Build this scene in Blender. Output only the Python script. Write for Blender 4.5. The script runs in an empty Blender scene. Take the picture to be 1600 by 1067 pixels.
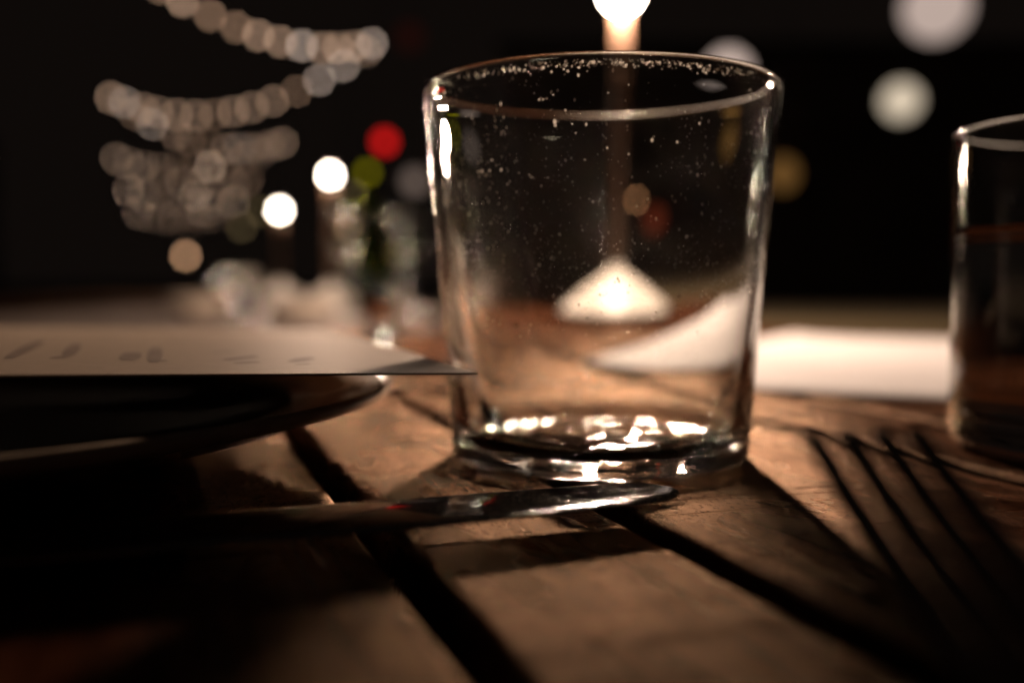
import bpy, bmesh, math, random
from mathutils import Vector, Matrix, noise
random.seed(7)
S = bpy.context.scene
COL = S.collection
MM = 0.001

# ------------------------------------------------------------------ camera
CAM_H = 0.042                     # the lens is 42 mm above the table top (z = 0)
FPX, CX, CY, HOR = 1555.56, 800.0, 533.5, 437.0
TILT = math.atan((CY - HOR) / FPX)
cam_d = bpy.data.cameras.new("camera")
cam = bpy.data.objects.new("camera", cam_d)
COL.objects.link(cam)
cam.location = (0, 0, CAM_H)
cam.rotation_euler = (math.pi / 2 - TILT, 0, 0)
cam_d.lens = 35.0
cam_d.sensor_width = 36.0
cam_d.clip_start = 0.005
cam_d.clip_end = 300.0
cam_d.dof.use_dof = True
cam_d.dof.focus_distance = 0.182
cam_d.dof.aperture_fstop = 5.4
cam_d.dof.aperture_blades = 9
cam_d.dof.aperture_rotation = 0.2
S.camera = cam

# ------------------------------------------------------------------ world: a night with next to no sky light
W = bpy.data.worlds.new("World")
S.world = W
W.use_nodes = True
bg = W.node_tree.nodes["Background"]
bg.inputs[0].default_value = (1.0, 0.70, 0.56, 1)
bg.inputs[1].default_value = 0.0040

S.view_settings.view_transform = 'Standard'
S.view_settings.look = 'None'
S.view_settings.exposure = 0.0
S.view_settings.gamma = 1.0
cy = S.cycles
cy.caustics_refractive = True
cy.caustics_reflective = True
cy.blur_glossy = 0.0
cy.max_bounces = 16
cy.transmission_bounces = 16
cy.glossy_bounces = 8
cy.diffuse_bounces = 3
cy.transparent_max_bounces = 16
cy.sample_clamp_indirect = 0.0
cy.sample_clamp_direct = 0.0
cy.use_denoising = True
cy.use_adaptive_sampling = False

LAMP_COL = (1.0, 0.70, 0.51)


def lamp_light(name, loc, power, radius, parent=None):
    d = bpy.data.lights.new(name, 'POINT')
    d.energy = power
    d.shadow_soft_size = radius
    d.use_soft_falloff = False
    d.cycles.is_caustics_light = True
    d.color = LAMP_COL
    o = bpy.data.objects.new(name, d)
    COL.objects.link(o)
    o.location = loc
    if parent:
        o.parent = parent
    return o


# ------------------------------------------------------------------ pixel (1600 x 1067) helpers, only to measure places
_R = Matrix.Rotation(-TILT, 3, 'X')


def ray(px, py):
    return _R @ Vector(((px - CX) / FPX, 1.0, (CY - py) / FPX))


def at_d(px, py, d):
    r = ray(px, py)
    return Vector((0, 0, CAM_H)) + r * (d / r.y)


def at_z(px, py, z):
    r = ray(px, py)
    return Vector((0, 0, CAM_H)) + r * ((z - CAM_H) / r.z)


# ------------------------------------------------------------------ materials
def nmat(name):
    m = bpy.data.materials.new(name)
    m.use_nodes = True
    nt = m.node_tree
    for n in list(nt.nodes):
        nt.nodes.remove(n)
    out = nt.nodes.new("ShaderNodeOutputMaterial")
    return m, nt, out


def N(nt, typ, **kw):
    n = nt.nodes.new(typ)
    for k, v in kw.items():
        if k.startswith("i_"):
            n.inputs[k[2:]].default_value = v
        else:
            setattr(n, k, v)
    return n


def L(nt, a, b):
    nt.links.new(a, b)


def ramp(nt, stops):
    r = nt.nodes.new("ShaderNodeValToRGB")
    e = r.color_ramp.elements
    while len(e) < len(stops):
        e.new(0.5)
    for i, (p, c) in enumerate(stops):
        e[i].position = p
        e[i].color = (*c, 1) if len(c) == 3 else c
    return r


def plain(name, col, rough=0.5, metal=0.0, noise_scale=60.0, var=0.25, bump=0.0, spec=0.5, coat=0.0):
    m, nt, out = nmat(name)
    p = N(nt, "ShaderNodeBsdfPrincipled")
    tc = N(nt, "ShaderNodeTexCoord")
    nz = N(nt, "ShaderNodeTexNoise")
    nz.inputs["Scale"].default_value = noise_scale
    nz.inputs["Detail"].default_value = 5
    L(nt, tc.outputs["Object"], nz.inputs["Vector"])
    a = tuple(c * (1 - var) for c in col)
    b = tuple(min(1, c * (1 + var)) for c in col)
    r = ramp(nt, [(0.3, a), (0.7, b)])
    L(nt, nz.outputs["Fac"], r.inputs[0])
    L(nt, r.outputs[0], p.inputs["Base Color"])
    p.inputs["Roughness"].default_value = rough
    p.inputs["Metallic"].default_value = metal
    p.inputs["Specular IOR Level"].default_value = spec
    p.inputs["Coat Weight"].default_value = coat
    if bump:
        bp = N(nt, "ShaderNodeBump")
        bp.inputs["Strength"].default_value = bump
        bp.inputs["Distance"].default_value = 0.0004
        L(nt, nz.outputs["Fac"], bp.inputs["Height"])
        L(nt, bp.outputs[0], p.inputs["Normal"])
    L(nt, p.outputs[0], out.inputs[0])
    return m


def glow(name, col, strength, sampled=False):
    m, nt, out = nmat(name)
    e = N(nt, "ShaderNodeEmission")
    e.inputs[0].default_value = (*col, 1)
    e.inputs[1].default_value = strength
    L(nt, e.outputs[0], out.inputs[0])
    m.cycles.emission_sampling = 'FRONT' if sampled else 'NONE'
    return m


def glassm(name, col=(1, 1, 1), ior=1.5, rough=0.0, smudge=0.0):
    m, nt, out = nmat(name)
    g = N(nt, "ShaderNodeBsdfGlass")
    g.inputs["Color"].default_value = (*col, 1)
    g.inputs["Roughness"].default_value = rough
    g.inputs["IOR"].default_value = ior
    if smudge:
        tc = N(nt, "ShaderNodeTexCoord")
        mp = N(nt, "ShaderNodeMapping")
        mp.inputs["Scale"].default_value = (1, 1, 1.6)
        L(nt, tc.outputs["Object"], mp.inputs[0])
        n1 = N(nt, "ShaderNodeTexNoise")
        n1.inputs["Scale"].default_value = 42
        n1.inputs["Detail"].default_value = 3
        L(nt, mp.outputs[0], n1.inputs["Vector"])
        n2 = N(nt, "ShaderNodeTexNoise")
        n2.inputs["Scale"].default_value = 900
        n2.inputs["Detail"].default_value = 4
        L(nt, mp.outputs[0], n2.inputs["Vector"])
        r1 = ramp(nt, [(0.5, (0, 0, 0)), (0.75, (1, 1, 1))])
        L(nt, n1.outputs["Fac"], r1.inputs[0])
        r2 = ramp(nt, [(0.4, (0.1, 0.1, 0.1)), (0.75, (1, 1, 1))])
        L(nt, n2.outputs["Fac"], r2.inputs[0])
        mu = N(nt, "ShaderNodeMath", operation='MULTIPLY')
        L(nt, r1.outputs[0], mu.inputs[0])
        L(nt, r2.outputs[0], mu.inputs[1])
        # a wiped, misty band half way up, and faint slanting wipe streaks
        sx = N(nt, "ShaderNodeSeparateXYZ")
        L(nt, tc.outputs["Object"], sx.inputs[0])
        zb = ramp(nt, [(0.026, (0, 0, 0)), (0.040, (1, 1, 1)), (0.047, (0.8, 0.8, 0.8)), (0.058, (0.02, 0.02, 0.02)), (0.085, (0.04, 0.04, 0.04))])
        L(nt, sx.outputs[2], zb.inputs[0])
        mp3 = N(nt, "ShaderNodeMapping")
        mp3.inputs["Scale"].default_value = (1, 1, 5)
        mp3.inputs["Rotation"].default_value = (0.3, 0.2, 0)
        L(nt, tc.outputs["Object"], mp3.inputs[0])
        n3 = N(nt, "ShaderNodeTexNoise")
        n3.inputs["Scale"].default_value = 240
        n3.inputs["Detail"].default_value = 5
        n3.inputs["Roughness"].default_value = 0.7
        L(nt, mp3.outputs[0], n3.inputs["Vector"])
        r3 = ramp(nt, [(0.50, (0, 0, 0)), (0.72, (1, 1, 1))])
        L(nt, n3.outputs["Fac"], r3.inputs[0])
        w3 = N(nt, "ShaderNodeMath", operation='MULTIPLY')
        L(nt, zb.outputs[0], w3.inputs[0])
        L(nt, r3.outputs[0], w3.inputs[1])
        mu2 = N(nt, "ShaderNodeMath", operation='MULTIPLY_ADD')
        L(nt, w3.outputs[0], mu2.inputs[0])
        mu2.inputs[1].default_value = 0.75
        L(nt, mu.outputs[0], mu2.inputs[2])
        mu = mu2
        ma = N(nt, "ShaderNodeMath", operation='MULTIPLY_ADD')
        ma.inputs[1].default_value = smudge
        ma.inputs[2].default_value = smudge * 0.012
        L(nt, mu.outputs[0], ma.inputs[0])
        tr = N(nt, "ShaderNodeBsdfTranslucent")
        tr.inputs[0].default_value = (0.85, 0.85, 0.85, 1)
        mx = N(nt, "ShaderNodeMixShader")
        L(nt, ma.outputs[0], mx.inputs[0])
        L(nt, g.outputs[0], mx.inputs[1])
        L(nt, tr.outputs[0], mx.inputs[2])
        L(nt, mx.outputs[0], out.inputs[0])
    else:
        L(nt, g.outputs[0], out.inputs[0])
    return m


def woodm(name, dark, mid, light, rough=(0.34, 0.62)):
    m, nt, out = nmat(name)
    tc = N(nt, "ShaderNodeTexCoord")
    oi = N(nt, "ShaderNodeObjectInfo")
    off = N(nt, "ShaderNodeMath", operation='MULTIPLY')
    off.inputs[1].default_value = 9.0
    L(nt, oi.outputs["Random"], off.inputs[0])
    add = N(nt, "ShaderNodeVectorMath", operation='ADD')
    L(nt, tc.outputs["Object"], add.inputs[0])
    L(nt, off.outputs[0], add.inputs[1])

    def nz(scale, sc, detail=4, dist=0.0, rgh=0.55, rot=0.0):
        mp = N(nt, "ShaderNodeMapping")
        mp.inputs["Scale"].default_value = sc
        mp.inputs["Rotation"].default_value = (0, 0, rot)
        L(nt, add.outputs[0], mp.inputs[0])
        n = N(nt, "ShaderNodeTexNoise")
        n.inputs["Scale"].default_value = scale
        n.inputs["Detail"].default_value = detail
        n.inputs["Distortion"].default_value = dist
        n.inputs["Roughness"].default_value = rgh
        L(nt, mp.outputs[0], n.inputs["Vector"])
        return n

    def math_(op, a, b=None, c=None):
        n = N(nt, "ShaderNodeMath", operation=op)
        for k, v in enumerate((a, b, c)):
            if v is None:
                continue
            if isinstance(v, (int, float)):
                n.inputs[k].default_value = v
            else:
                L(nt, v, n.inputs[k])
        return n.outputs[0]
    grain = nz(150, (1, 0.06, 1), 7, 1.4)
    fine = nz(800, (1, 0.08, 1), 4)
    wide = nz(34, (1, 0.05, 1), 5, 2.0)
    blot = nz(46, (1, 0.6, 1), 6, 0.8)
    big = nz(14, (1, 0.5, 1), 3, 0.5)
    pits = nz(1300, (1, 0.45, 1), 2)
    grit = nz(3600, (1, 0.7, 1), 3, 0, 0.7)
    scr = nz(420, (0.03, 1, 1), 3, 0.6, rot=0.7)
    tone = math_('ADD', math_('MULTIPLY', grain.outputs["Fac"], 0.32), math_('ADD', math_('MULTIPLY', blot.outputs["Fac"], 0.30), math_('MULTIPLY_ADD', wide.outputs["Fac"], 0.26, math_('MULTIPLY', big.outputs["Fac"], 0.12))))
    r = ramp(nt, [(0.42, dark), (0.5, mid), (0.585, light)])
    L(nt, tone, r.inputs[0])
    pr = ramp(nt, [(0.34, (0.22, 0.22, 0.22)), (0.46, (1, 1, 1))])
    L(nt, pits.outputs["Fac"], pr.inputs[0])
    mul = N(nt, "ShaderNodeMix", data_type='RGBA', blend_type='MULTIPLY')
    mul.inputs[0].default_value = 0.8
    L(nt, r.outputs[0], mul.inputs[6])
    L(nt, pr.outputs[0], mul.inputs[7])
    # relief: grain, open pores, blotchy wear, crossing scratches
    sr = ramp(nt, [(0.60, (0, 0, 0)), (0.66, (1, 1, 1))])
    L(nt, scr.outputs["Fac"], sr.inputs[0])
    hgt = math_('ADD', math_('MULTIPLY', fine.outputs["Fac"], 0.8),
                math_('ADD', math_('MULTIPLY', pr.outputs[0], 0.28),
                      math_('ADD', math_('MULTIPLY_ADD', wide.outputs["Fac"], 1.6, math_('MULTIPLY', grain.outputs["Fac"], 1.2)),
                            math_('ADD', math_('MULTIPLY_ADD', grit.outputs["Fac"], 1.0, math_('MULTIPLY', blot.outputs["Fac"], 1.8)), math_('MULTIPLY', sr.outputs[0], -0.7)))))
    bp = N(nt, "ShaderNodeBump")
    bp.inputs["Strength"].default_value = 0.5
    bp.inputs["Distance"].default_value = 0.00036
    L(nt, hgt, bp.inputs["Height"])
    rr = N(nt, "ShaderNodeMapRange")
    rr.inputs[1].default_value = 0.36
    rr.inputs[2].default_value = 0.62
    rr.inputs[3].default_value = rough[0]
    rr.inputs[4].default_value = rough[1]
    L(nt, blot.outputs["Fac"], rr.inputs[0])
    df = N(nt, "ShaderNodeBsdfDiffuse")
    df.inputs["Roughness"].default_value = 0.4
    L(nt, mul.outputs[2], df.inputs[0])
    L(nt, bp.outputs[0], df.inputs["Normal"])
    gl = N(nt, "ShaderNodeBsdfGlossy")
    gl.inputs[0].default_value = (1.0, 0.67, 0.46, 1)         # worn amber oil finish
    L(nt, rr.outputs[0], gl.inputs["Roughness"])
    L(nt, bp.outputs[0], gl.inputs["Normal"])
    fr = N(nt, "ShaderNodeFresnel")
    fr.inputs[0].default_value = 1.42
    fm = math_('MULTIPLY', fr.outputs[0], math_('MULTIPLY', math_('MULTIPLY', math_('MULTIPLY_ADD', pr.outputs[0], 0.36, 0.10), math_('MULTIPLY_ADD', sr.outputs[0], -0.55, 1.0)), math_('MULTIPLY_ADD', tone, 2.4, -0.2)))
    mx = N(nt, "ShaderNodeMixShader")
    L(nt, fm, mx.inputs[0])
    L(nt, df.outputs[0], mx.inputs[1])
    L(nt, gl.outputs[0], mx.inputs[2])
    L(nt, mx.outputs[0], out.inputs[0])
    return m


def steelm(name, col=(0.55, 0.52, 0.5), rough=0.2, speck=0.5):
    m, nt, out = nmat(name)
    p = N(nt, "ShaderNodeBsdfPrincipled")
    tc = N(nt, "ShaderNodeTexCoord")
    n = N(nt, "ShaderNodeTexNoise")
    n.inputs["Scale"].default_value = 2200
    n.inputs["Detail"].default_value = 3
    L(nt, tc.outputs["Object"], n.inputs["Vector"])
    mp = N(nt, "ShaderNodeMapping")
    mp.inputs["Scale"].default_value = (0.06, 1, 1)
    mp.inputs["Rotation"].default_value = (0, 0, 0.15)
    L(nt, tc.outputs["Object"], mp.inputs[0])
    n2 = N(nt, "ShaderNodeTexNoise")
    n2.inputs["Scale"].default_value = 1500
    L(nt, mp.outputs[0], n2.inputs["Vector"])
    ad = N(nt, "ShaderNodeMath", operation='ADD')
    L(nt, n.outputs["Fac"], ad.inputs[0])
    L(nt, n2.outputs["Fac"], ad.inputs[1])
    bp = N(nt, "ShaderNodeBump")
    bp.inputs["Strength"].default_value = speck
    bp.inputs["Distance"].default_value = 0.00008
    sp = ramp(nt, [(0.56, (0, 0, 0)), (0.72, (1, 1, 1))])
    half = N(nt, "ShaderNodeMath", operation='MULTIPLY')
    half.inputs[1].default_value = 0.5
    L(nt, ad.outputs[0], half.inputs[0])
    L(nt, half.outputs[0], sp.inputs[0])
    L(nt, sp.outputs[0], bp.inputs["Height"])
    L(nt, bp.outputs[0], p.inputs["Normal"])
    p.inputs["Base Color"].default_value = (*col, 1)
    p.inputs["Metallic"].default_value = 1
    rr = N(nt, "ShaderNodeMapRange")
    rr.inputs[3].default_value = rough * 0.7
    rr.inputs[4].default_value = rough * 1.4
    L(nt, n.outputs["Fac"], rr.inputs[0])
    L(nt, rr.outputs[0], p.inputs["Roughness"])
    dn = N(nt, "ShaderNodeTexNoise")                # dried spots and dust on the metal
    dn.inputs["Scale"].default_value = 2600
    dn.inputs["Detail"].default_value = 2
    L(nt, tc.outputs["Object"], dn.inputs["Vector"])
    dr = ramp(nt, [(0.60, (0, 0, 0)), (0.66, (1, 1, 1))])
    L(nt, dn.outputs["Fac"], dr.inputs[0])
    dm = N(nt, "ShaderNodeMath", operation='MULTIPLY')
    dm.inputs[1].default_value = speck * 1.3
    L(nt, dr.outputs[0], dm.inputs[0])
    df = N(nt, "ShaderNodeBsdfDiffuse")
    df.inputs[0].default_value = (0.42, 0.36, 0.30, 1)
    mx = N(nt, "ShaderNodeMixShader")
    L(nt, dm.outputs[0], mx.inputs[0])
    L(nt, p.outputs[0], mx.inputs[1])
    L(nt, df.outputs[0], mx.inputs[2])
    L(nt, mx.outputs[0], out.inputs[0])
    return m


def spotm(name):
    m, nt, out = nmat(name)
    d = N(nt, "ShaderNodeBsdfDiffuse")
    d.inputs[0].default_value = (0.8, 0.78, 0.74, 1)
    t = N(nt, "ShaderNodeBsdfTranslucent")
    t.inputs[0].default_value = (0.85, 0.8, 0.74, 1)
    mx = N(nt, "ShaderNodeMixShader")
    mx.inputs[0].default_value = 0.75
    L(nt, d.outputs[0], mx.inputs[1])
    L(nt, t.outputs[0], mx.inputs[2])
    L(nt, mx.outputs[0], out.inputs[0])
    return m


M = {}
M['wood'] = woodm("oiled_wood", (0.020, 0.0056, 0.0022), (0.062, 0.0182, 0.0068), (0.132, 0.042, 0.0165), (0.16, 0.30))
M['dark_wood'] = woodm("dark_wood", (0.03, 0.014, 0.008), (0.06, 0.028, 0.016), (0.1, 0.05, 0.03))
M['glass'] = glassm("tumbler_glass", (0.985, 0.99, 0.985), 1.5, 0.0, smudge=0.13)
M['clear'] = glassm("clear_glass", (0.98, 0.99, 0.985), 1.5)
M['green_glass'] = glassm("green_glass", (0.20, 0.24, 0.01), 1.5)
M['water'] = glassm("water", (0.98, 0.99, 0.99), 1.33)
M['spots'] = spotm("dried_water_spots")
M['steel'] = steelm("polished_steel", (0.21, 0.20, 0.19), 0.06, 0.25)
M['fork_steel'] = steelm("fork_steel", (0.22, 0.205, 0.195), 0.25, 0.15)
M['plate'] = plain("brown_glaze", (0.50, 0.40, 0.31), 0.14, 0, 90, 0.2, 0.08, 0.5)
M['plate_well'] = plain("well_shade_black", (0.008, 0.007, 0.006), 0.75, 0, 90, 0.2, 0.05, 0.06)  # near black: the menu's shade on the well is put into this colour
M['card'] = plain("cream_card", (0.39, 0.305, 0.23), 0.55, 0, 300, 0.05, 0.1, 0.4)
M['paper'] = plain("white_paper", (0.73, 0.715, 0.73), 0.6, 0, 250, 0.03, 0.1, 0.3)
M['ink'] = plain("printing_ink", (0.20, 0.145, 0.11), 0.6, 0, 200, 0.2)
M['pale_ink'] = plain("pale_printing_ink", (0.55, 0.51, 0.49), 0.6, 0, 200, 0.1)
M['lamp_white'] = plain("white_lamp_paint", (0.80, 0.76, 0.70), 0.38, 0, 120, 0.03, 0, 0.45)
M['stem'] = plain("bronze_stem", (0.10, 0.058, 0.036), 0.5, 0, 120, 0.05, 0, 0.3)
M['lamp_black'] = plain("dark_rubber", (0.02, 0.018, 0.017), 0.6)
M['ceramic'] = plain("white_ceramic", (0.50, 0.43, 0.36), 0.25, 0, 80, 0.05, 0, 0.5)
M['stone_top'] = plain("pale_table_top", (0.26, 0.22, 0.20), 0.35, 0, 40, 0.15)
M['khaki'] = plain("khaki_cloth", (0.15, 0.115, 0.06), 0.85, 0, 500, 0.12, 0.2)
M['floor'] = plain("terrace_floor", (0.05, 0.042, 0.038), 0.55, 0, 2.5, 0.3)
M['wall'] = plain("dark_plaster", (0.10, 0.075, 0.06), 0.8, 0, 1.2, 0.4)
M['wire'] = plain("black_cable", (0.012, 0.012, 0.012), 0.6)
M['metal_dark'] = plain("dark_metal", (0.03, 0.03, 0.03), 0.45, 0.6)
M['bulb_core'] = glow("lamp_bulb_glow", (1.0, 0.83, 0.66), 60)
M['bulb_far'] = glow("far_lamp_glow", (1.0, 0.86, 0.70), 40)
M['festoon_warm'] = glow("festoon_glow_warm", (1.0, 0.63, 0.42), 5.6)
M['festoon_dim'] = glow("festoon_glow_dim", (1.0, 0.60, 0.38), 3.6)
M['festoon_cool'] = glow("festoon_glow_pale", (1.0, 0.76, 0.62), 7.6)
M['festoon_far'] = glow("festoon_glow_far", (1.0, 0.66, 0.46), 5.0)
M['festoon_bright'] = glow("festoon_glow_bright", (1.0, 0.70, 0.50), 19.0)
M['globe'] = glow("globe_glow_rose", (0.50, 0.385, 0.335), 1.0)
M['globe_cream'] = glow("globe_glow_cream", (0.56, 0.46, 0.34), 1.25)
M['globe_dim'] = glow("globe_glow_dim", (0.46, 0.35, 0.30), 1.6)
M['amber'] = glow("amber_glow", (0.27, 0.13, 0.035), 0.55)
M['red'] = glow("red_glow", (1.0, 0.012, 0.012), 1.6)
M['green'] = glow("green_glow", (0.30, 0.26, 0.0), 2.0)
M['olive'] = glow("olive_glow", (0.50, 0.36, 0.17), 1.6)
M['cream_glow'] = glow("cream_glow", (1.0, 0.82, 0.58), 7.0)
M['orange_glow'] = glow("orange_glow", (1.0, 0.45, 0.2), 5.0)
M['dull_red'] = glow("dull_red_glow", (0.30, 0.05, 0.02), 0.5)
M['grey_glow'] = glow("grey_glow", (0.22, 0.16, 0.13), 1.0)
M['peach_dim'] = glow("peach_glow_dim", (1.0, 0.60, 0.38), 4.5)
M['tan_dim'] = glow("tan_glow_dim", (1.0, 0.72, 0.52), 2.6)
M['tan_faint'] = glow("tan_glow_faint", (1.0, 0.62, 0.5), 1.3)
M['ember'] = glow("ember_glow", (0.060, 0.010, 0.006), 0.28)
M['pane'] = plain("dark_window_glass", (0.01, 0.01, 0.012), 0.08, 0, 10, 0.1)
M['peach'] = glow("peach_glow", (1.0, 0.55, 0.30), 7.0)


# ------------------------------------------------------------------ mesh helpers
def link(name, me, mat, parent=None, smooth=True):
    o = bpy.data.objects.new(name, me)
    COL.objects.link(o)
    if mat:
        me.materials.append(mat)
    if smooth:
        for p in me.polygons:
            p.use_smooth = True
    if parent:
        o.parent = parent
    return o


def obj(name, bm, mat, parent=None, smooth=True):
    me = bpy.data.meshes.new(name)
    bmesh.ops.recalc_face_normals(bm, faces=bm.faces)
    bm.to_mesh(me)
    bm.free()
    return link(name, me, mat, parent, smooth)


def thing(name, label, cat, loc=(0, 0, 0), rz=0.0, group=None):
    o = bpy.data.objects.new(name, None)
    COL.objects.link(o)
    o.empty_display_size = 0.01
    o.location = loc
    o.rotation_euler = (0, 0, rz)
    return tag(o, label, cat, group)


def tag(o, label, cat, group=None):
    o["label"] = label
    o["category"] = cat
    if group:
        o["group"] = group
    return o


def struct(o):
    o["kind"] = "structure"
    return o


def lathe(bm, prof, seg=64, wobble=None, closed=True, z0=0.0):
    """prof: list of (r, z); r = 0 ends become poles. Closed profile makes a solid."""
    rings = []
    for (r, z) in prof:
        if r < 1e-9:
            rings.append([bm.verts.new((0, 0, z + z0))])
        else:
            ring = []
            for k in range(seg):
                a = 2 * math.pi * k / seg
                p = Vector((r * math.cos(a), r * math.sin(a), z + z0))
                if wobble:
                    p = wobble(p)
                ring.append(bm.verts.new(p))
            rings.append(ring)
    n = len(rings)
    for i in range(n if closed else n - 1):
        A, B = rings[i], rings[(i + 1) % n]
        if len(A) == 1 and len(B) == 1:
            continue
        for k in range(seg):
            k2 = (k + 1) % seg
            if len(A) == 1:
                bm.faces.new((A[0], B[k], B[k2]))
            elif len(B) == 1:
                bm.faces.new((A[k], A[k2], B[0]))
            else:
                bm.faces.new((A[k], A[k2], B[k2], B[k]))
    return rings


def rnd_box(bm, x0, x1, y0, y1, z0, z1, b=0.0, mat4=None):
    v = bmesh.ops.create_cube(bm, size=1.0)["verts"]
    for p in v:
        p.co = Vector(((x0 + x1) / 2 + p.co.x * (x1 - x0), (y0 + y1) / 2 + p.co.y * (y1 - y0), (z0 + z1) / 2 + p.co.z * (z1 - z0)))
    if b > 0:
        es = {e for p in v for e in p.link_edges}
        r = bmesh.ops.bevel(bm, geom=list(es), offset=b, segments=2, affect='EDGES', profile=0.6)


def arc(cx, cz, r, a0, a1, n):
    return [(cx + r * math.cos(math.radians(a0 + (a1 - a0) * i / n)), cz + r * math.sin(math.radians(a0 + (a1 - a0) * i / n))) for i in range(n + 1)]


def tube(bm, pts, r, seg=6):
    rings = []
    for i, p in enumerate(pts):
        p = Vector(p)
        t = (Vector(pts[min(i + 1, len(pts) - 1)]) - Vector(pts[max(i - 1, 0)])).normalized()
        s = t.cross(Vector((0, 0, 1)))
        if s.length < 1e-4:
            s = Vector((1, 0, 0))
        s.normalize()
        u = s.cross(t)
        rr = r[i] if isinstance(r, (list, tuple)) else r
        rings.append([bm.verts.new(p + (s * math.cos(2 * math.pi * k / seg) + u * math.sin(2 * math.pi * k / seg)) * rr) for k in range(seg)])
    for A, B in zip(rings, rings[1:]):
        for k in range(seg):
            bm.faces.new((A[k], A[(k + 1) % seg], B[(k + 1) % seg], B[k]))
    bm.faces.new(rings[0][::-1])
    bm.faces.new(rings[-1])


# ------------------------------------------------------------------ the setting
bm = bmesh.new()
bmesh.ops.create_grid(bm, x_segments=8, y_segments=8, size=90.0)
fl = struct(obj("ground", bm, M['floor'], smooth=False))
fl.location = (0, 60, -0.75)

# ------------------------------------------------------------------ our table
PL = math.radians(19.0)
table = thing("wooden_table", "slatted brown wooden table carrying the glasses, plate and lit lamp", "table", (0, 0, 0), PL)
T0, T1 = -0.30, 0.775
spans = []
u = -0.0566 - 0.136 * 4
base_u = 0.0294
for k in range(-4, 5):
    o_ = 0.136 * k
    spans.append((o_ - 0.0566, o_ + 0.0294))           # wide plank
    spans.append((o_ + 0.0351, o_ + 0.0742))           # narrow plank
spans = [s for s in spans if -0.48 < s[0] and s[1] < 0.52]


def plank(u0, u1, seed):
    w = u1 - u0
    th, b = 0.022, 0.0022
    prof = [(-w / 2, -th), (w / 2, -th)]
    prof += [(w / 2 - b + b * math.cos(a), -b + b * math.sin(a)) for a in (0, math.pi / 8, math.pi / 4, 3 * math.pi / 8, math.pi / 2)]
    inner = [w / 2 - b - (w - 2 * b) * f for f in (0.08, 0.3, 0.5, 0.7, 0.92)]
    prof += [(x, 0.0) for x in inner]
    prof += [(-w / 2 + b + b * math.cos(a), -b + b * math.sin(a)) for a in (math.pi / 2, 5 * math.pi / 8, 3 * math.pi / 4, 7 * math.pi / 8, math.pi)]
    bm = bmesh.new()
    n = 260
    rings = []
    mid = (T0 + T1) / 2
    for i in range(n + 1):
        t = T0 + (T1 - T0) * i / n
        ring = []
        for (x, z) in prof:
            q = Vector((x * 30 + seed * 7.3, t * 55, z * 40))
            edge = max(0.0, min(1.0, (abs(x) - w / 2 + 0.006) / 0.006))
            dz = noise.noise(q) * 0.00018 - abs(noise.noise(q * 3.1)) * 0.0005 * edge
            dx = noise.noise(q * 1.7 + Vector((9, 0, 0))) * 0.0005 * edge
            ring.append(bm.verts.new((x + dx, t - mid, z + (dz if z > -0.01 else 0))))
        rings.append(ring)
    m = len(prof)
    for A, B in zip(rings, rings[1:]):
        for k in range(m):
            bm.faces.new((A[k], A[(k + 1) % m], B[(k + 1) % m], B[k]))
    bm.faces.new(rings[0][::-1])
    bm.faces.new(rings[-1])
    o = obj("plank", bm, M['wood'], table)
    o.location = ((u0 + u1) / 2, mid, 0)
    return o


for i, (a, b) in enumerate(spans):
    plank(a, b, i)
for y in (T0 + 0.10, T1 - 0.14):
    bm = bmesh.new()
    rnd_box(bm, spans[0][0] + 0.02, spans[-1][1] - 0.02, y - 0.03, y + 0.03, -0.062, -0.0225, 0.003)
    obj("crossbar", bm, M['dark_wood'], table, False)
for x in (spans[0][0] + 0.06, spans[-1][1] - 0.06):
    for y in (T0 + 0.10, T1 - 0.14):
        bm = bmesh.new()
        rnd_box(bm, x - 0.028, x + 0.028, y - 0.028, y + 0.028, -0.75, -0.0625, 0.003)
        obj("leg", bm, M['dark_wood'], table, False)

# ------------------------------------------------------------------ the tumbler
GX, GY = 0.0207, 0.236
RIM, H = 0.0412, 0.0858


def outer_r(z):
    # slightly flared wall above a rounded foot
    return 0.0351 + (RIM - 0.0351) * max(0.0, (z - 0.004)) / (H - 0.004)


def wall_t(z):
    f = max(0.0, min(1.0, (z - 0.008) / (H - 0.008)))
    return 0.0038 + (0.00155 - 0.0038) * f ** 0.8


prof = [(0.0, 0.0009)] + [(0.0285 * i / 18, 0.0009 - 0.0007 * (i / 18) ** 2) for i in range(1, 19)] + [(0.0315, 0.0001)]
prof += arc(0.0323, 0.0028, 0.0028, -80, -10, 5)
zs = [0.004 + (H - 0.0012 - 0.004) * i / 18 for i in range(19)]
prof += [(outer_r(z), z) for z in zs]
rt = wall_t(H) / 2
prof += arc(RIM - rt, H - rt, rt, 20, 160, 6)
zi = [H - 0.0012 - (H - 0.0012 - 0.0103) * i / 18 for i in range(19)]
prof += [(outer_r(z) - wall_t(z), z) for z in zi]
ri = outer_r(0.0103) - wall_t(0.0103)
prof += arc(ri - 0.0070, 0.0103, 0.0070, 0, -84, 9)[1:]
prof += [(0.0225 * (1 - i / 22), 0.0034 + 0.0007 * (1 - (1 - i / 22) ** 2)) for i in range(1, 22)] + [(0.0, 0.0041)]


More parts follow.
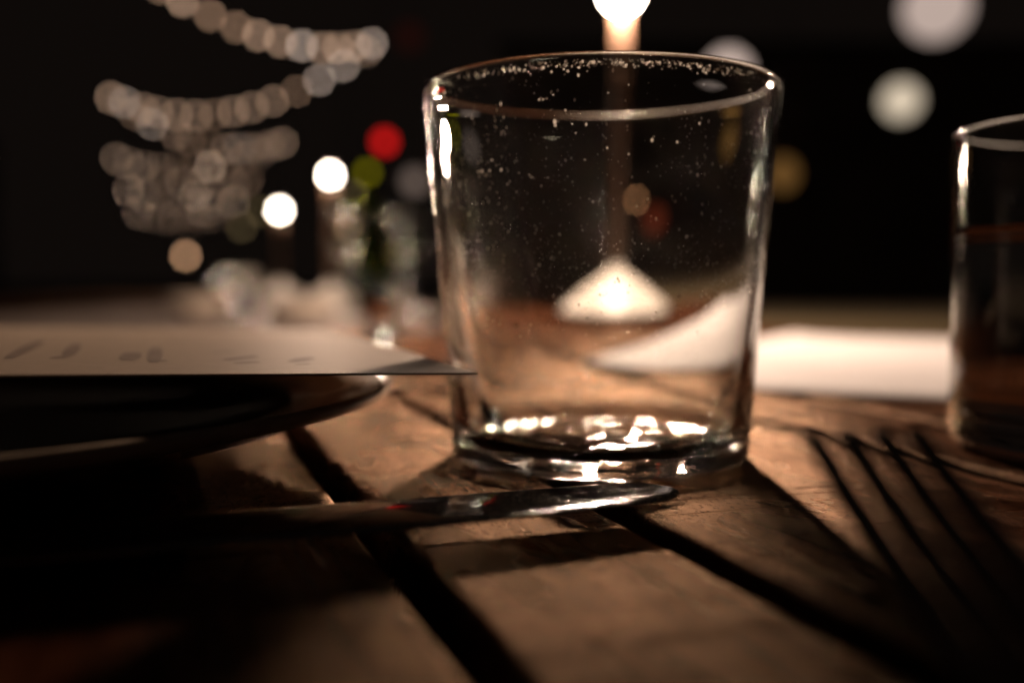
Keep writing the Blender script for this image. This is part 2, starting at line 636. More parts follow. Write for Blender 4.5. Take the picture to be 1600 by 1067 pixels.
def glass_wobble(p):
    q = Vector(p)
    rr_ = math.hypot(q.x, q.y)
    if 0.0020 < q.z < 0.0095 and rr_ < 0.0295:
        q.z += noise.noise(Vector((q.x * 150, q.y * 150, 3.3))) * 0.00042 + noise.noise(Vector((q.x * 65, q.y * 65, 5.1))) * 0.0017 * (1 - rr_ / 0.030)
    elif q.z < 0.0018 and rr_ < 0.028:
        q.z += noise.noise(Vector((q.x * 110, q.y * 110, 8.3))) * 0.0003
    elif q.z > 0.02:
        n = noise.noise(Vector((q.x * 22, q.y * 22, q.z * 30))) * 0.00006
        q.x *= 1 + n / 0.04
        q.y *= 1 + n / 0.04
    return q


tumbler = thing("drinking_glass", "empty clear tumbler with dried water spots in the middle of the table", "glass", (GX, GY, 0.0004), 0.3)
bm = bmesh.new()
lathe(bm, prof, 160, glass_wobble, closed=False)
gb = obj("glass_body", bm, M['glass'], tumbler)

# dried drops, each a tiny dome standing on the outer or inner wall
bm = bmesh.new()
rs = random.Random(11)


def drop(phi, z, s, inside=False, stretch=1.0):
    z = min(z, H - 0.0016 - s)
    r = outer_r(z) - wall_t(z) - 0.00001 if inside else outer_r(z) + 0.00003
    c = Vector((r * math.cos(phi), r * math.sin(phi), z))
    nrm = Vector((math.cos(phi), math.sin(phi), -0.09)) * (-1 if inside else 1)
    tx = Vector((-math.sin(phi), math.cos(phi), 0))
    tz = Vector((0, 0, 1))
    k = rs.choice((5, 6, 7))
    a0 = rs.random() * 6
    ring = []
    for i in range(k):
        a = a0 + 2 * math.pi * i / k
        q = s * rs.uniform(0.6, 1.25)
        ring.append(bm.verts.new(c + tx * math.cos(a) * q + tz * math.sin(a) * q * stretch))
    top = bm.verts.new(c + nrm * s * 0.3)
    for i in range(k):
        bm.faces.new((ring[i], ring[(i + 1) % k], top))


FRONT = -math.pi / 2 - 0.3          # the side of the glass that faces the camera, in its own turned frame
for i in range(460):                # the line of drops just under the lip
    phi = FRONT + rs.gauss(0.0, 0.62)
    drop(phi, H - rs.choice((0.0016, 0.0020, 0.0026)) - abs(rs.gauss(0, 0.0004)), abs(rs.gauss(0.0001, 0.0001)) + 0.00005, rs.random() < 0.4)
for c in range(70):                 # loose clusters over the wall
    phi0 = FRONT + rs.uniform(-1.0, 1.0)
    z0 = rs.choice((rs.uniform(0.055, 0.084), rs.uniform(0.034, 0.07)))
    for i in range(rs.randint(4, 15)):
        drop(phi0 + rs.gauss(0, 0.09), z0 + rs.gauss(0, 0.004), abs(rs.gauss(0.00005, 0.00010)) + 0.00004, rs.random() < 0.3, rs.uniform(0.7, 1.6))
for c in range(9):                  # runs
    phi0 = FRONT + rs.uniform(-0.8, 0.8)
    z0 = rs.uniform(0.066, 0.082)
    for i in range(rs.randint(5, 12)):
        drop(phi0 + rs.gauss(0, 0.006), z0 - i * rs.uniform(0.0005, 0.0014), rs.uniform(0.00005, 0.00018), False, rs.uniform(1.0, 2.2))
for i in range(620):                # the misty band half way down
    phi = FRONT + rs.choice((rs.gauss(-0.22, 0.22), rs.gauss(0.45, 0.22)))
    drop(phi, rs.gauss(0.0425, 0.0055), abs(rs.gauss(0, 0.00006)) + 0.00003, rs.random() < 0.3, rs.uniform(0.6, 1.3))
for i in range(60):                 # a few bigger dried drops
    drop(FRONT + rs.uniform(-1.1, 1.1), rs.choice((rs.uniform(0.06, 0.084), rs.gauss(0.043, 0.006))), rs.uniform(0.00016, 0.00036), rs.random() < 0.2, rs.uniform(0.6, 1.9))
for i in range(500):
    drop(FRONT + rs.uniform(-1.2, 1.2), rs.uniform(0.03, 0.084), abs(rs.gauss(0, 0.00004)) + 0.000025)
ws = obj("water_spots", bm, M['spots'], tumbler)
ws["kind"] = "stuff"

# ------------------------------------------------------------------ the second glass, at the right edge
g2 = thing("drinking_glass", "straight clear tumbler half filled with water at the right edge of the photo", "glass", (0.1462, 0.243, 0.0004), 1.0)
R2, H2 = 0.0365, 0.0785
prof = [(0.0, 0.0014), (0.024, 0.0010), (0.0300, 0.0001)] + arc(R2 - 0.004 - 0.0004, 0.004, 0.004, -80, -5, 5)
prof += [(R2 - 0.0004 + 0.0004 * i / 12, 0.005 + (H2 - 0.0012 - 0.005) * i / 12) for i in range(13)]
prof += arc(R2 - 0.0009, H2 - 0.0009, 0.0009, 10, 170, 6)
ri2 = R2 - 0.0018
prof += [(ri2 - 0.0008 * i / 12, H2 - 0.0013 - (H2 - 0.0013 - 0.013) * i / 12) for i in range(13)]
prof += arc(ri2 - 0.0008 - 0.005, 0.013, 0.005, 0, -80, 6)[1:] + [(0.018, 0.0082), (0.0, 0.0082)]
bm = bmesh.new()
lathe(bm, prof, 96, None, closed=False)
obj("glass_body", bm, M['clear'], g2)
WL = 0.0535
bm = bmesh.new()
wp = [(0.0, 0.0081), (0.018, 0.0081)] + [(r + 0.0001, z - 0.0001) for r, z in arc(ri2 - 0.0008 - 0.005, 0.013, 0.005, -80, 0, 6)]
wp += [(ri2 - 0.0008 + 0.0008 * (z - 0.013) / (H2 - 0.0143) + 0.0001, z) for z in (0.02, 0.03, 0.04, WL - 0.002, WL + 0.0008)]
wp += [(ri2 - 0.0008, WL + 0.0003), (ri2 - 0.0016, WL - 0.0001), (ri2 - 0.003, WL - 0.0004), (0.012, WL - 0.0005), (0.0, WL - 0.0005)]
lathe(bm, wp, 96, None, closed=False)
obj("water", bm, M['water'], g2)

# ------------------------------------------------------------------ the plate
plate = thing("dinner_plate", "plate with pale brown rim, menu shade painted black in its centre, left edge", "plate", (-0.160, 0.232, 0.0004))
RP = 0.131
prof = [(0.0, 0.0035), (0.07, 0.0035), (0.072, 0.0015), (0.074, 0.0), (0.080, 0.0), (0.083, 0.002), (0.096, 0.0048), (0.112, 0.0088), (0.124, 0.0128)]
prof += arc(RP - 0.0015, 0.0157, 0.0015, -60, 130, 6)
prof += [(0.124, 0.0153), (0.114, 0.0132), (0.1065, 0.0118), (0.1060, 0.0110), (0.100, 0.0096), (0.090, 0.0082), (0.082, 0.0076), (0.06, 0.0070), (0.0, 0.0070)]
bm = bmesh.new()
lathe(bm, prof, 128, None, closed=False)
obj("plate_body", bm, M['plate'], plate)
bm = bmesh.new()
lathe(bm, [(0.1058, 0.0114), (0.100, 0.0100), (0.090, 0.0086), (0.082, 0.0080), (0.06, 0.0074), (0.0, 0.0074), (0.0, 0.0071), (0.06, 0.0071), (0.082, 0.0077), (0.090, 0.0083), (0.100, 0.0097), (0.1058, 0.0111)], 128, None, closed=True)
obj("plate_well", bm, M['plate_well'], plate)  # inlay that carries the painted shade below the card

# ------------------------------------------------------------------ the menu card lying on the plate
MC = Vector((-0.0065, 0.188, 0.0))
menu = thing("menu_card", "cream menu card lying across the plate, left half of the photo", "menu", (MC.x, MC.y, 0.0), PL)
MW, MD, MT = 0.30, 0.212, 0.0004


def menu_z(x, y):                   # x <= 0 from the near right corner, y >= 0 away from the camera
    s = min(1.0, -x / 0.16)
    drop_ = max(0.0, -x - 0.20) / 0.10       # out of frame the card bends down and rests on the plate
    return 0.0240 + 0.0042 * s - 0.0112 * drop_ ** 2 + 0.0012 * math.sin(y * 22) * (y / MD) - 0.0008 * (y / MD)


bm = bmesh.new()
nx, ny = 30, 22
lay = []
for top in (1, 0):
    lay.append([[bm.verts.new((-MW * i / nx, MD * j / ny, menu_z(-MW * i / nx, MD * j / ny) + (MT if top else 0))) for j in range(ny + 1)] for i in range(nx + 1)])
for g in lay:
    for i in range(nx):
        for j in range(ny):
            bm.faces.new((g[i][j], g[i + 1][j], g[i + 1][j + 1], g[i][j + 1]))
A, B = lay
for i in range(nx):
    for j in (0, ny):
        bm.faces.new((A[i][j], A[i + 1][j], B[i + 1][j], B[i][j]))
for j in range(ny):
    for i in (0, nx):
        bm.faces.new((A[i][j], A[i][j + 1], B[i][j + 1], B[i][j]))
obj("card", bm, M['card'], menu, False)


def print_mark(parent, mat, x0, x1, y0, y1, zf, name="printed_line"):
    bm = bmesh.new()
    n = max(2, int(abs(x1 - x0) / 0.008))
    rows = [[bm.verts.new((x0 + (x1 - x0) * i / n, y, zf(x0 + (x1 - x0) * i / n, y))) for i in range(n + 1)] for y in (y0, y1)]
    for i in range(n):
        bm.faces.new((rows[0][i], rows[0][i + 1], rows[1][i + 1], rows[1][i]))
    return obj(name, bm, mat, parent, False)


def mz(x, y):
    return menu_z(x, y) + MT + 0.00006


_Ri = Matrix.Rotation(-PL, 3, 'Z')


def menu_xy(px, py):
    q = _Ri @ (at_z(px, py, 0.0265) - Vector((MC.x, MC.y, 0.0)))
    return q.x, max(0.004, q.y)


def slanted_mark(parent, mat, a, b, w, zf, name):
    """one printed stroke from a to b, w wide"""
    a, b = Vector((a[0], a[1], 0)), Vector((b[0], b[1], 0))
    d = (b - a).normalized()
    nr = Vector((-d.y, d.x, 0)) * (w / 2)
    bm = bmesh.new()
    n = 6
    rows = []
    for i in range(n + 1):
        c = a.lerp(b, i / n)
        k = 1.0 - 0.5 * abs(2 * i / n - 1) ** 3
        rows.append([bm.verts.new((v.x, v.y, zf(v.x, v.y))) for v in (c + nr * k, c - nr * k)])
    for A, B in zip(rows, rows[1:]):
        bm.faces.new((A[0], A[1], B[1], B[0]))
    return obj(name, bm, mat, parent, False)


rm = random.Random(3)
for (xa, ya, xb, yb, w, nst) in ((12, 562, 66, 534, 0.0032, 1), (84, 560, 104, 556, 0.003, 1), (104, 557, 120, 538, 0.003, 1), (200, 560, 208, 548, 0.0042, 1), (240, 562, 244, 540, 0.003, 1), (244, 560, 254, 558, 0.003, 1),
                                 (330, 545, 366, 543, 0.0016, 1), (352, 556, 400, 549, 0.0034, 1), (366, 560, 404, 557, 0.003, 1), (456, 556, 486, 549, 0.0036, 1), (462, 560, 484, 558, 0.002, 1), (150, 528, 190, 526, 0.003, 1), (260, 528, 320, 527, 0.003, 1)):
    slanted_mark(menu, M['ink'], menu_xy(xa, ya), menu_xy(xb, yb), w, mz, "printed_stroke")


# ------------------------------------------------------------------ the sheet of paper at the right
pa = math.atan2(-0.49, 0.872)
sheet = thing("paper_sheet", "large white paper sheet lying flat between the two drinking glasses", "paper", (0.0255, 0.406, 0.0), pa)
bm = bmesh.new()
SW, SD = 0.166, 0.37
nx, ny = 14, 18
g = []
for j in range(ny + 1):
    row = []
    for i in range(nx + 1):
        x, y = SW * i / nx, SD * j / ny
        row.append(bm.verts.new((x, y, 0.0007 + 0.0008 * (noise.noise(Vector((x * 14, y * 14, 1))) + 0.6) + 0.004 * max(0, (0.05 - x) / 0.05) ** 2 * 0.4)))
    g.append(row)
for j in range(ny):
    for i in range(nx):
        bm.faces.new((g[j][i], g[j][i + 1], g[j + 1][i + 1], g[j + 1][i]))
ex = bmesh.ops.extrude_face_region(bm, geom=bm.faces[:])
for v in ex["geom"]:
    if isinstance(v, bmesh.types.BMVert):
        v.co.z -= 0.0003
obj("sheet", bm, M['paper'], sheet)


def sz(x, y):
    return 0.0022 + 0.0002


# ------------------------------------------------------------------ the knife
knife = thing("table_knife", "steel table knife with rounded tip in front of the empty glass", "knife", (0.0285, 0.1715, 0.0), PL)
KZ = 0.0052


def knife_half(s):
    """half widths (back, edge side) of the blade at distance s from the tip"""
    if s < 0.008:
        f = math.sqrt(max(0, 1 - (1 - s / 0.008) ** 2))
    else:
        f = 1.0
    return 0.0032 + 0.0050 * f - (0.0032 * (1 - f)), -0.0052 - 0.0052 * min(1, (s / 0.05)) ** 0.75 + 0.0052 * (1 - f)


bm = bmesh.new()
rings = []
ss = [0.0, 0.0005, 0.0014, 0.003, 0.005, 0.008, 0.012, 0.018, 0.026, 0.036, 0.05, 0.066, 0.082, 0.098, 0.112]
for s in ss:
    up, lo = knife_half(s)
    if s == 0:
        up, lo = 0.0008, -0.0012
    th = 0.0011
    w = up - lo
    sec = [(up, -th * 0.5), (up, th * 0.35), (up - w * 0.06, th * 0.5), (lo + w * 0.20, th * 0.44), (lo + w * 0.14, th * 0.40), (lo + w * 0.07, th * 0.30), (lo + w * 0.02, th * 0.12), (lo, -0.00005), (lo, -0.0002), (lo + w * 0.16, -th * 0.5)]
    rings.append([bm.verts.new((-s, y, KZ + z)) for (y, z) in sec])
for A, B in zip(rings, rings[1:]):
    for k in range(len(A)):
        bm.faces.new((A[k], A[(k + 1) % len(A)], B[(k + 1) % len(A)], B[k]))
bm.faces.new(rings[0])
bm.faces.new(rings[-1][::-1])
kb = obj("blade", bm, M['steel'], knife)
kb.data.set_sharp_from_angle(angle=math.radians(9))
bm = bmesh.new()
rings = []
for (s, w, t) in ((0.110, 0.0055, 0.0012), (0.116, 0.0048, 0.0026), (0.124, 0.0050, 0.0034), (0.150, 0.0062, 0.0040), (0.180, 0.0074, 0.0044), (0.205, 0.0080, 0.0046), (0.214, 0.0064, 0.0036), (0.217, 0.003, 0.0018)):
    rings.append([bm.verts.new((-s, -0.0015 + w * math.cos(a), KZ + t * math.sin(a))) for a in [2 * math.pi * k / 14 for k in range(14)]])
for A, B in zip(rings, rings[1:]):
    for k in range(14):
        bm.faces.new((A[k], A[(k + 1) % 14], B[(k + 1) % 14], B[k]))
bm.faces.new(rings[0])
bm.faces.new(rings[-1][::-1])
obj("handle", bm, M['steel'], knife)

# ------------------------------------------------------------------ the fork, in front at the right, its prongs raised
fork = thing("dinner_fork", "steel dinner fork with raised prongs pointing away, lower right corner", "fork", (0.0405, 0.1135, 0.0), math.radians(12))


def fork_z(s):                      # height of the middle line, s from the tips backwards
    if s < 0.075:
        return 0.0222 * (1 - s / 0.062) ** 2 + 0.0022 if s < 0.062 else 0.0022 + 0.004 * ((s - 0.062) / 0.013) ** 2
    return 0.0062 + 0.010 * (1 - math.exp(-(s - 0.075) / 0.02))


PR = [-0.0065, -0.00217, 0.00217, 0.0065]
for px in PR:
    bm = bmesh.new()
    rings = []
    for i in range(17):
        s = 0.044 * i / 16
        w = 0.0013 + 0.0004 * min(1, s / 0.015)
        t = 0.0006 + 0.0005 * min(1, s / 0.02)
        z = fork_z(s)
        x = px * (1.0 + 0.06 * s / 0.044)
        rings.append([bm.verts.new((x + w * math.copysign(abs(math.cos(a)) ** 0.6, math.cos(a)), -s, z + t * math.copysign(abs(math.sin(a)) ** 0.6, math.sin(a)))) for a in [2 * math.pi * (k + 0.5) / 10 for k in range(10)]])
    for A, B in zip(rings, rings[1:]):
        for k in range(10):
            bm.faces.new((A[k], A[(k + 1) % 10], B[(k + 1) % 10], B[k]))
    bm.faces.new(rings[0])
    bm.faces.new(rings[-1][::-1])
    obj("prong", bm, M['fork_steel'], fork)
bm = bmesh.new()
rings = []
for (s, w) in ((0.0425, 0.0086), (0.046, 0.0094), (0.052, 0.0098), (0.058, 0.0094), (0.064, 0.0080), (0.070, 0.0058), (0.076, 0.0040), (0.085, 0.0033), (0.10, 0.0034), (0.13, 0.0048), (0.16, 0.0068), (0.185, 0.0082), (0.193, 0.006), (0.196, 0.002)):
    z = fork_z(s)
    rings.append([bm.verts.new((w * math.copysign(abs(math.cos(a)) ** 0.7, math.cos(a)), -s, z + 0.0012 * math.sin(a) + 0.0012 * (math.cos(a) ** 2) * (w / 0.0116))) for a in [2 * math.pi * (k + 0.5) / 14 for k in range(14)]])
for A, B in zip(rings, rings[1:]):
    for k in range(14):
        bm.faces.new((A[k], A[(k + 1) % 14], B[(k + 1) % 14], B[k]))
bm.faces.new(rings[0])
bm.faces.new(rings[-1][::-1])
obj("handle", bm, M['fork_steel'], fork)


# ------------------------------------------------------------------ table lamps with conical foot
def table_lamp(label, loc, power, glowmat, k=1.0, hb=0.2165, bulb_r=0.0115):
    t = thing("table_lamp", label, "lamp", loc, 0, "cone footed table lamps")
    bm = bmesh.new()
    lathe(bm, [(0.0, 0.0), (0.0474, 0.0), (0.0486, 0.0012), (0.0486, 0.0044), (0.0, 0.0044)], 64, closed=False)
    obj("base_rim", bm, M['lamp_black'], t)
    bm = bmesh.new()
    lathe(bm, [(0.0, 0.0045), (0.0488, 0.0045), (0.0494, 0.0054), (0.0484, 0.0068), (0.0385, 0.0140), (0.0280, 0.0213), (0.0170, 0.0285), (0.0085, 0.0335), (0.0068, 0.0355), (0.0067, 0.039), (0.0, 0.039)], 64, closed=False)
    obj("foot", bm, M['lamp_white'], t)
    bm = bmesh.new()
    lathe(bm, [(0.0, 0.0385), (0.0054, 0.0385), (0.0054, hb - 0.0135), (0.0048, hb - 0.0122), (0.0, hb - 0.0122)], 32, closed=False)
    obj("stem", bm, M['stem'], t)
    bm = bmesh.new()
    bmesh.ops.create_uvsphere(bm, u_segments=32, v_segments=20, radius=bulb_r)
    for v in bm.verts:
        v.co.z += hb
    obj("bulb", bm, glowmat, t)
    bm = bmesh.new()
    z = hb + bulb_r + 0.0008
    lathe(bm, [(0.0, z), (0.0050, z), (0.0056, z + 0.0008), (0.0052, z + 0.004), (0.002, z + 0.006), (0.0, z + 0.006)], 24, closed=False)
    obj("cap", bm, M['metal_dark'], t)
    if power:
        lamp_light("lamp_light", (0, 0, hb), power, bulb_r + 0.0003, t)
    return t


LAMP = Vector((0.0756, 0.700, 0.0008))
table_lamp("lit table lamp with white cone foot and thin stem behind the empty glass", LAMP, 11.0, M['bulb_core'], hb=0.2385, bulb_r=0.0125)

# ------------------------------------------------------------------ small things at the far end of our table
p = at_z(597, 541, 0)
t = thing("salt_shaker", "slim little glass salt shaker with metal cap near the table's far end", "salt shaker", (p.x, p.y, 0.0004))
bm = bmesh.new()
lathe(bm, [(0.0, 0.0), (0.0085, 0.0), (0.0098, 0.0012), (0.0098, 0.020), (0.0078, 0.0255), (0.0072, 0.0262), (0.0, 0.0262), ], 40, closed=False)
obj("glass_jar", bm, M['clear'], t)
bm = bmesh.new()
lathe(bm, [(0.0, 0.0263), (0.0080, 0.0263), (0.0084, 0.0272), (0.0082, 0.0315), (0.0062, 0.0345), (0.003, 0.0358), (0.0, 0.0360)], 40, closed=False)
obj("cap", bm, M['steel'], t)

p = at_z(472, 498, 0)
t = thing("ceramic_dish", "round white ceramic dish in front of the two lit lamp feet", "dish", (p.x, p.y, 0.0004))
bm = bmesh.new()
lathe(bm, [(0.0, 0.0), (0.0300, 0.0), (0.0335, 0.0018), (0.0355, 0.010), (0.0360, 0.0195), (0.0350, 0.0210), (0.0340, 0.0202), (0.0335, 0.019), (0.0330, 0.006), (0.0, 0.004)], 48, closed=False)
obj("dish_body", bm, M['ceramic'], t)

# ------------------------------------------------------------------ the neighbouring tables and what stands on them
def simple_table(label, x0, x1, y0, y1, mat, rz=0.0):
    t = thing("neighbour_table", label, "table", ((x0 + x1) / 2, (y0 + y1) / 2, 0), rz, "neighbouring tables")
    w, d = (x1 - x0) / 2, (y1 - y0) / 2
    bm = bmesh.new()
    rnd_box(bm, -w, w, -d, d, -0.026, -0.0005, 0.003)
    obj("tabletop", bm, mat, t, False)
    for sx in (-1, 1):
        for sy in (-1, 1):
            bm = bmesh.new()
            rnd_box(bm, sx * (w - 0.05) - 0.02, sx * (w - 0.05) + 0.02, sy * (d - 0.05) - 0.02, sy * (d - 0.05) + 0.02, -0.75, -0.0265, 0.002)
            obj("leg", bm, M['metal_dark'], t, False)
    return t


simple_table("pale topped neighbouring table straight beyond ours, left of the glass", -0.62, -0.075, 0.99, 1.62, M['stone_top'])
simple_table("dark wooden table further back under the second lamp", -1.05, -0.25, 1.95, 2.60, M['dark_wood'])
simple_table("khaki covered table behind the white paper, right of the glass", 0.14, 0.72, 1.02, 1.62, M['khaki'], -0.12)

a = at_d(516, 274, 1.30)
table_lamp("lit table lamp on the pale neighbouring table, the higher blurred white light", (a.x, 1.30, -0.0003), 2.1, M['bulb_far'], hb=a.z, bulb_r=0.0065)
a = at_d(437, 329, 2.12)
table_lamp("lit table lamp on the dark wooden table, the lower blurred white light", (a.x, 2.12, -0.0003), 2.1, M['bulb_far'], hb=a.z, bulb_r=0.0085)

# green bottle
p = at_d(584, 489, 1.22)
t = thing("green_bottle", "slim green glass bottle on the pale table right of its lamp", "bottle", (p.x, 1.22, -0.0003))
bm = bmesh.new()
bp_ = [(0.0, 0.0), (0.021, 0.0), (0.023, 0.003), (0.023, 0.088), (0.0215, 0.103), (0.0175, 0.118), (0.0145, 0.130), (0.0132, 0.140), (0.0128, 0.176), (0.0142, 0.177), (0.0142, 0.186), (0.0125, 0.187)]
bp_ = [(r, z * 0.80) for r, z in bp_ + [(0.0105, 0.186), (0.0105, 0.140), (0.0122, 0.131), (0.0152, 0.118), (0.0192, 0.102), (0.0205, 0.087), (0.0205, 0.006), (0.0, 0.008)]]
lathe(bm, bp_, 48, closed=False)
obj("bottle_glass", bm, M['green_glass'], t)

# tumbler and bowl on the pale table
p = at_d(365, 470, 1.12)
t = thing("drinking_glass", "small blurred empty tumbler on the pale table, left of the white dish", "glass", (p.x, 1.14, -0.0003))
bm = bmesh.new()
lathe(bm, [(0.0, 0.001), (0.023, 0.0), (0.025, 0.002), (0.030, 0.052), (0.0295, 0.053), (0.029, 0.052), (0.0235, 0.008), (0.0, 0.007)], 48, closed=False)
obj("glass_body", bm, M['clear'], t)
p = at_d(318, 480, 1.12)
t = thing("small_bowl", "small pale ceramic bowl on the pale table at its left end", "bowl", (p.x, 1.10, -0.0003))
bm = bmesh.new()
lathe(bm, [(0.0, 0.0), (0.018, 0.0), (0.020, 0.002), (0.031, 0.013), (0.036, 0.024), (0.0352, 0.025), (0.034, 0.0245), (0.029, 0.014), (0.018, 0.005), (0.0, 0.004)], 48, closed=False)
obj("bowl_body", bm, M['ceramic'], t)
for (px, lab) in ((548, "blurred wine glass on the pale table, left of the green bottle"), (628, "blurred wine glass on the pale table, right of the green bottle")):
    p = at_d(px, 400, 1.36)
    t = thing("wine_glass", lab, "wine glass", (p.x, 1.36, -0.0003), 0, "wine glasses beyond our table")
    bm = bmesh.new()
    lathe(bm, [(0.0, 0.0), (0.032, 0.0), (0.033, 0.001), (0.020, 0.003), (0.005, 0.007), (0.0035, 0.012), (0.0035, 0.050), (0.006, 0.056), (0.022, 0.066), (0.032, 0.082), (0.035, 0.100), (0.033, 0.120), (0.030, 0.133), (0.0295, 0.1335), (0.029, 0.133), (0.032, 0.120), (0.034, 0.100), (0.031, 0.083), (0.021, 0.068), (0.0, 0.059)], 48, closed=False)
    obj("glass_body", bm, M['clear'], t)

# ------------------------------------------------------------------ festoon lights strung to and fro over the terrace
def anchor(px, py, d):
    return at_d(px, py, d)


R = [(592, 58, 9.8), (452, 214, 16.6), (402, 274, 22.8), (376, 310, 29.0), (356, 332, 36.0)]
Lf = [(60, -175, 6.2), (158, 138, 12.6), (168, 238, 18.8), (188, 290, 25.2), (204, 328, 33.0)]
zig = []
for a, b in zip(Lf, R):
    zig.append((a, b))
    nxt = Lf[Lf.index(a) + 1] if Lf.index(a) + 1 < len(Lf) else None
    if nxt:
        zig.append((b, nxt))
order = ["nearest, cut by the top edge of the photo", "second nearest, sweeping from upper right to left", "third from the front, under the long second sweep", "fourth from the front, sagging lowest in the middle",
         "fifth from the front", "sixth from the front", "seventh from the front", "third from the far end", "second from the far end", "farthest and dimmest of all"]
sag_px = [70, 66, 40, 32, 26, 22, 18, 16, 14, 12]
rf = random.Random(5)
bulb_me = {}
for key in ('festoon_warm', 'festoon_dim', 'festoon_cool', 'festoon_far', 'festoon_bright'):
    bm = bmesh.new()
    lathe(bm, [(0.0, -0.026), (0.009, -0.024), (0.017, -0.017), (0.021, -0.006), (0.020, 0.003), (0.015, 0.014), (0.010, 0.020), (0.0, 0.021)], 14, closed=False)
    bmesh.ops.recalc_face_normals(bm, faces=bm.faces)
    me = bpy.data.meshes.new("bulb")
    bm.to_mesh(me)
    bm.free()
    me.materials.append(M[key])
    for p_ in me.polygons:
        p_.use_smooth = True
    bulb_me[key] = me
for n, (a, b) in enumerate(zig):
    A, B = anchor(*a), anchor(*b)
    dm = (a[2] + b[2]) / 2
    sag = sag_px[n] * dm / FPX
    nb = 14 if n < 2 else (11 if n < 4 else 8)
    t = thing("festoon_string", "string of round warm festoon bulbs, " + order[n], "string lights", A, 0, "strings of festoon lights at upper left")

    def pos(f):
        q = A.lerp(B, f)
        q.z -= 4 * sag * f * (1 - f)
        return q - A
    bm = bmesh.new()
    tube(bm, [pos(i / 30) for i in range(31)], 0.004, 5)
    obj("cable", bm, M['wire'], t)
    for i in range(nb):
        key = rf.choice(('festoon_warm', 'festoon_warm', 'festoon_warm', 'festoon_dim', 'festoon_dim', 'festoon_cool')) if n < 3 else rf.choice(('festoon_bright', 'festoon_warm', 'festoon_dim', 'festoon_far', 'festoon_far'))
        o = bpy.data.objects.new("bulb", bulb_me[key])
        COL.objects.link(o)
        o.parent = t
        q = pos((i + 0.5 + rf.uniform(-0.12, 0.12)) / nb)
        o.location = (q.x, q.y, q.z - 0.045)
        o.rotation_euler = (rf.uniform(-0.15, 0.15), rf.uniform(-0.15, 0.15), 0)


# ------------------------------------------------------------------ hanging globes, small coloured lamps and glowing balls added for glints
def globe(name, label, cat, px, py, d, dia_px, mat, group=None, squash=1.0):
    c = at_d(px, py, d)
    r = dia_px / 2 / FPX * d
    t = thing(name, label, cat, c, 0, group)
    bm = bmesh.new()
    bmesh.ops.create_uvsphere(bm, u_segments=32, v_segments=20, radius=r)
    for v in bm.verts:
        v.co.z *= squash
        w = 1 + 0.012 * math.cos(v.co.z / r * 40)
        v.co.x *= w
        v.co.y *= w
    obj("lampshade", bm, mat, t)
    bm = bmesh.new()
    lathe(bm, [(0.0, r * squash * 0.985), (r * 0.22, r * squash * 0.985), (r * 0.22, r * squash * 1.05), (r * 0.06, r * squash * 1.07), (0.0, r * squash * 1.07)], 24, closed=False)
    obj("cap", bm, M['metal_dark'], t)
    bm = bmesh.new()
    tube(bm, [(0, 0, r * squash * 1.05), (0, 0, r * squash * 1.05 + 0.6)], 0.003, 6)
    obj("cord", bm, M['wire'], t)
    return t


globe("hanging_globe_lamp", "largest pale rose globe lamp, cut by the top edge at right", "lamp", 1463, 13, 3.3, 98, M['globe'], "hanging globe lamps")
globe("hanging_globe_lamp", "cream globe lamp hanging lowest, right of the empty glass", "lamp", 1408, 158, 4.2, 56, M['globe_cream'], "hanging globe lamps")
globe("hanging_globe_lamp", "dim rose globe lamp half hidden behind the empty glass rim", "lamp", 1138, 112, 4.4, 64, M['globe_dim'], "hanging globe lamps")
globe("hanging_globe_lamp", "amber shaded hanging lamp just right of the empty glass", "lamp", 1224, 272, 4.0, 40, M['amber'], "hanging globe lamps", 1.2)
globe("red_lamp", "small round glowing red lamp above the blurred bottle", "lamp", 601, 222, 3.4, 22, M['red'])
globe("green_glint", "small green glow added for a bottle glint, below and left of the red lamp", "lamp", 574, 270, 4.6, 14, M['green'])  # glowing ball added for the glint on the green bottle
for (px, py, d, dia, mk, lab) in ((541, 358, 4.2, 8, 'peach_dim', "peach glow added for a glint just left of the green bottle, faint and blurred"), (561, 400, 5.2, 8, 'tan_dim', "faint grey tan glow added for a glint low behind the green bottle"),
                                  (627, 402, 5.6, 9, 'tan_dim', "faint grey tan glow added for a glint low between green bottle and empty glass"), (618, 360, 6.5, 8, 'tan_faint', "very faint brownish lamp between green bottle and empty glass"),
                                  (365, 448, 5.0, 10, 'peach_dim', "low peach lamp left of the two lit lamp feet"), (408, 330, 7.5, 9, 'olive', "olive lamp touching the lower white table lamp on its left")):
    globe("distant_glow", lab, "lamp", px, py, d, dia, M[mk], "faint small lamps far off")  # peach and grey tan glows by the bottle are added for glints on glass
globe("dim_lamp", "very dim dark red lamp at the top, between string lights and glass", "lamp", 640, 58, 7.0, 34, M['ember'])
globe("olive_lamp", "small olive yellow lamp left of the second white table lamp", "lamp", 378, 355, 6.0, 9, M['olive'], "faint small lamps far off")
globe("olive_lamp", "small yellowish lamp right under the brightest white table lamp", "lamp", 551, 303, 6.0, 9, M['olive'], "faint small lamps far off")
globe("distant_glow", "small cream lamp seen through the upper left of the empty glass", "lamp", 848, 232, 6.0, 8, M['cream_glow'])
globe("distant_glow", "small orange brown lamp seen through the middle of the empty glass", "lamp", 1008, 352, 6.0, 8, M['orange_glow'])
globe("distant_glow", "dull red lamp seen through the glass right of the orange one", "lamp", 1046, 385, 5.0, 34, M['dull_red'])
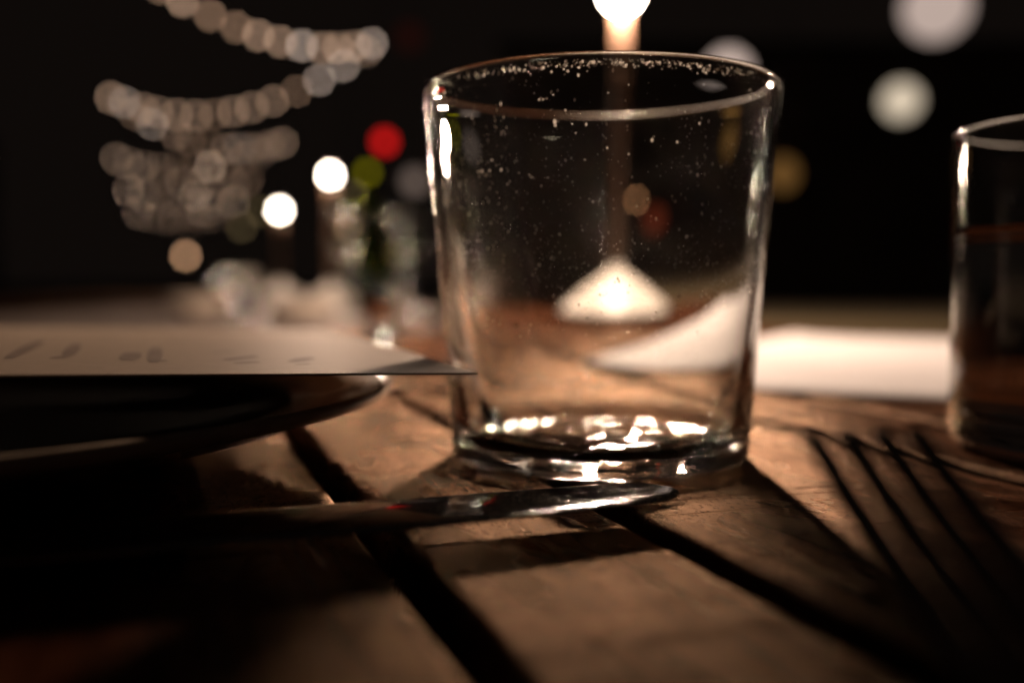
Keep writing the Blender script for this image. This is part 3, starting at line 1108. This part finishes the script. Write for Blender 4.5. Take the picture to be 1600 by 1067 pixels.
globe("distant_glow", "dim grey glow added for glints just left of the empty glass", "lamp", 648, 284, 5.5, 30, M['grey_glow'])  # added glow in place of glints beside the tumbler
wl = thing("dark_wall", "dark plastered wall far behind the hanging globe lamps", "wall", (4.2, 10.5, -0.75))
bm = bmesh.new()
rnd_box(bm, -4.3, 5.5, 0, 0.3, 0, 3.2, 0.01)
obj("wall_face", bm, M['wall'], wl, False)
bm = bmesh.new()
rnd_box(bm, -4.35, 5.55, -0.03, 0.33, 3.202, 3.26, 0.01)
obj("coping", bm, M['metal_dark'], wl, False)
wl = thing("dark_wall", "dim brown plastered wall at the far left of the terrace", "wall", (-3.35, 4.6, -0.75), math.radians(24))
bm = bmesh.new()
rnd_box(bm, -0.3, 0, 0, 16, 0, 3.1, 0.01)
obj("wall_face", bm, M['wall'], wl, False)
for k in range(4):
    bm = bmesh.new()
    rnd_box(bm, 0.004, 0.06, 1.2 + k * 3.4, 2.3 + k * 3.4, 0.9, 2.2, 0.008)
    fr_ = obj("window", bm, M['metal_dark'], wl, False)
    for r_ in range(2):
        bm = bmesh.new()
        rnd_box(bm, 0.062, 0.068, 1.26 + k * 3.4 + r_ * 0.52, 1.72 + k * 3.4 + r_ * 0.52, 0.97, 2.13, 0.001)
        obj("pane", bm, M['pane'], fr_, False)
bm = bmesh.new()
rnd_box(bm, -0.36, 0.06, -0.05, 16.05, 3.103, 3.17, 0.01)
obj("coping", bm, M['metal_dark'], wl, False)
globe("peach_lamp", "small peach coloured lamp alone, left of the neighbouring tables", "lamp", 290, 400, 6.2, 9, M['peach'])
lamp_light("lamp_light", at_d(290, 400, 6.2), 0.5, 0.02, None)

# ------------------------------------------------------------------ light through glass: refracted light from the lamps reaches these surfaces
for o in bpy.data.objects:
    if o.type == 'MESH' and o.data.materials:
        m_ = o.data.materials[0]
        if m_ in (M['glass'], M['clear'], M['water']):
            if o.parent and o.parent.location.y < 0.5:
                o.cycles.is_caustics_caster = True
        elif m_ in (M['wood'], M['steel'], M['fork_steel'], M['card'], M['plate'], M['paper']):
            o.cycles.is_caustics_receiver = True
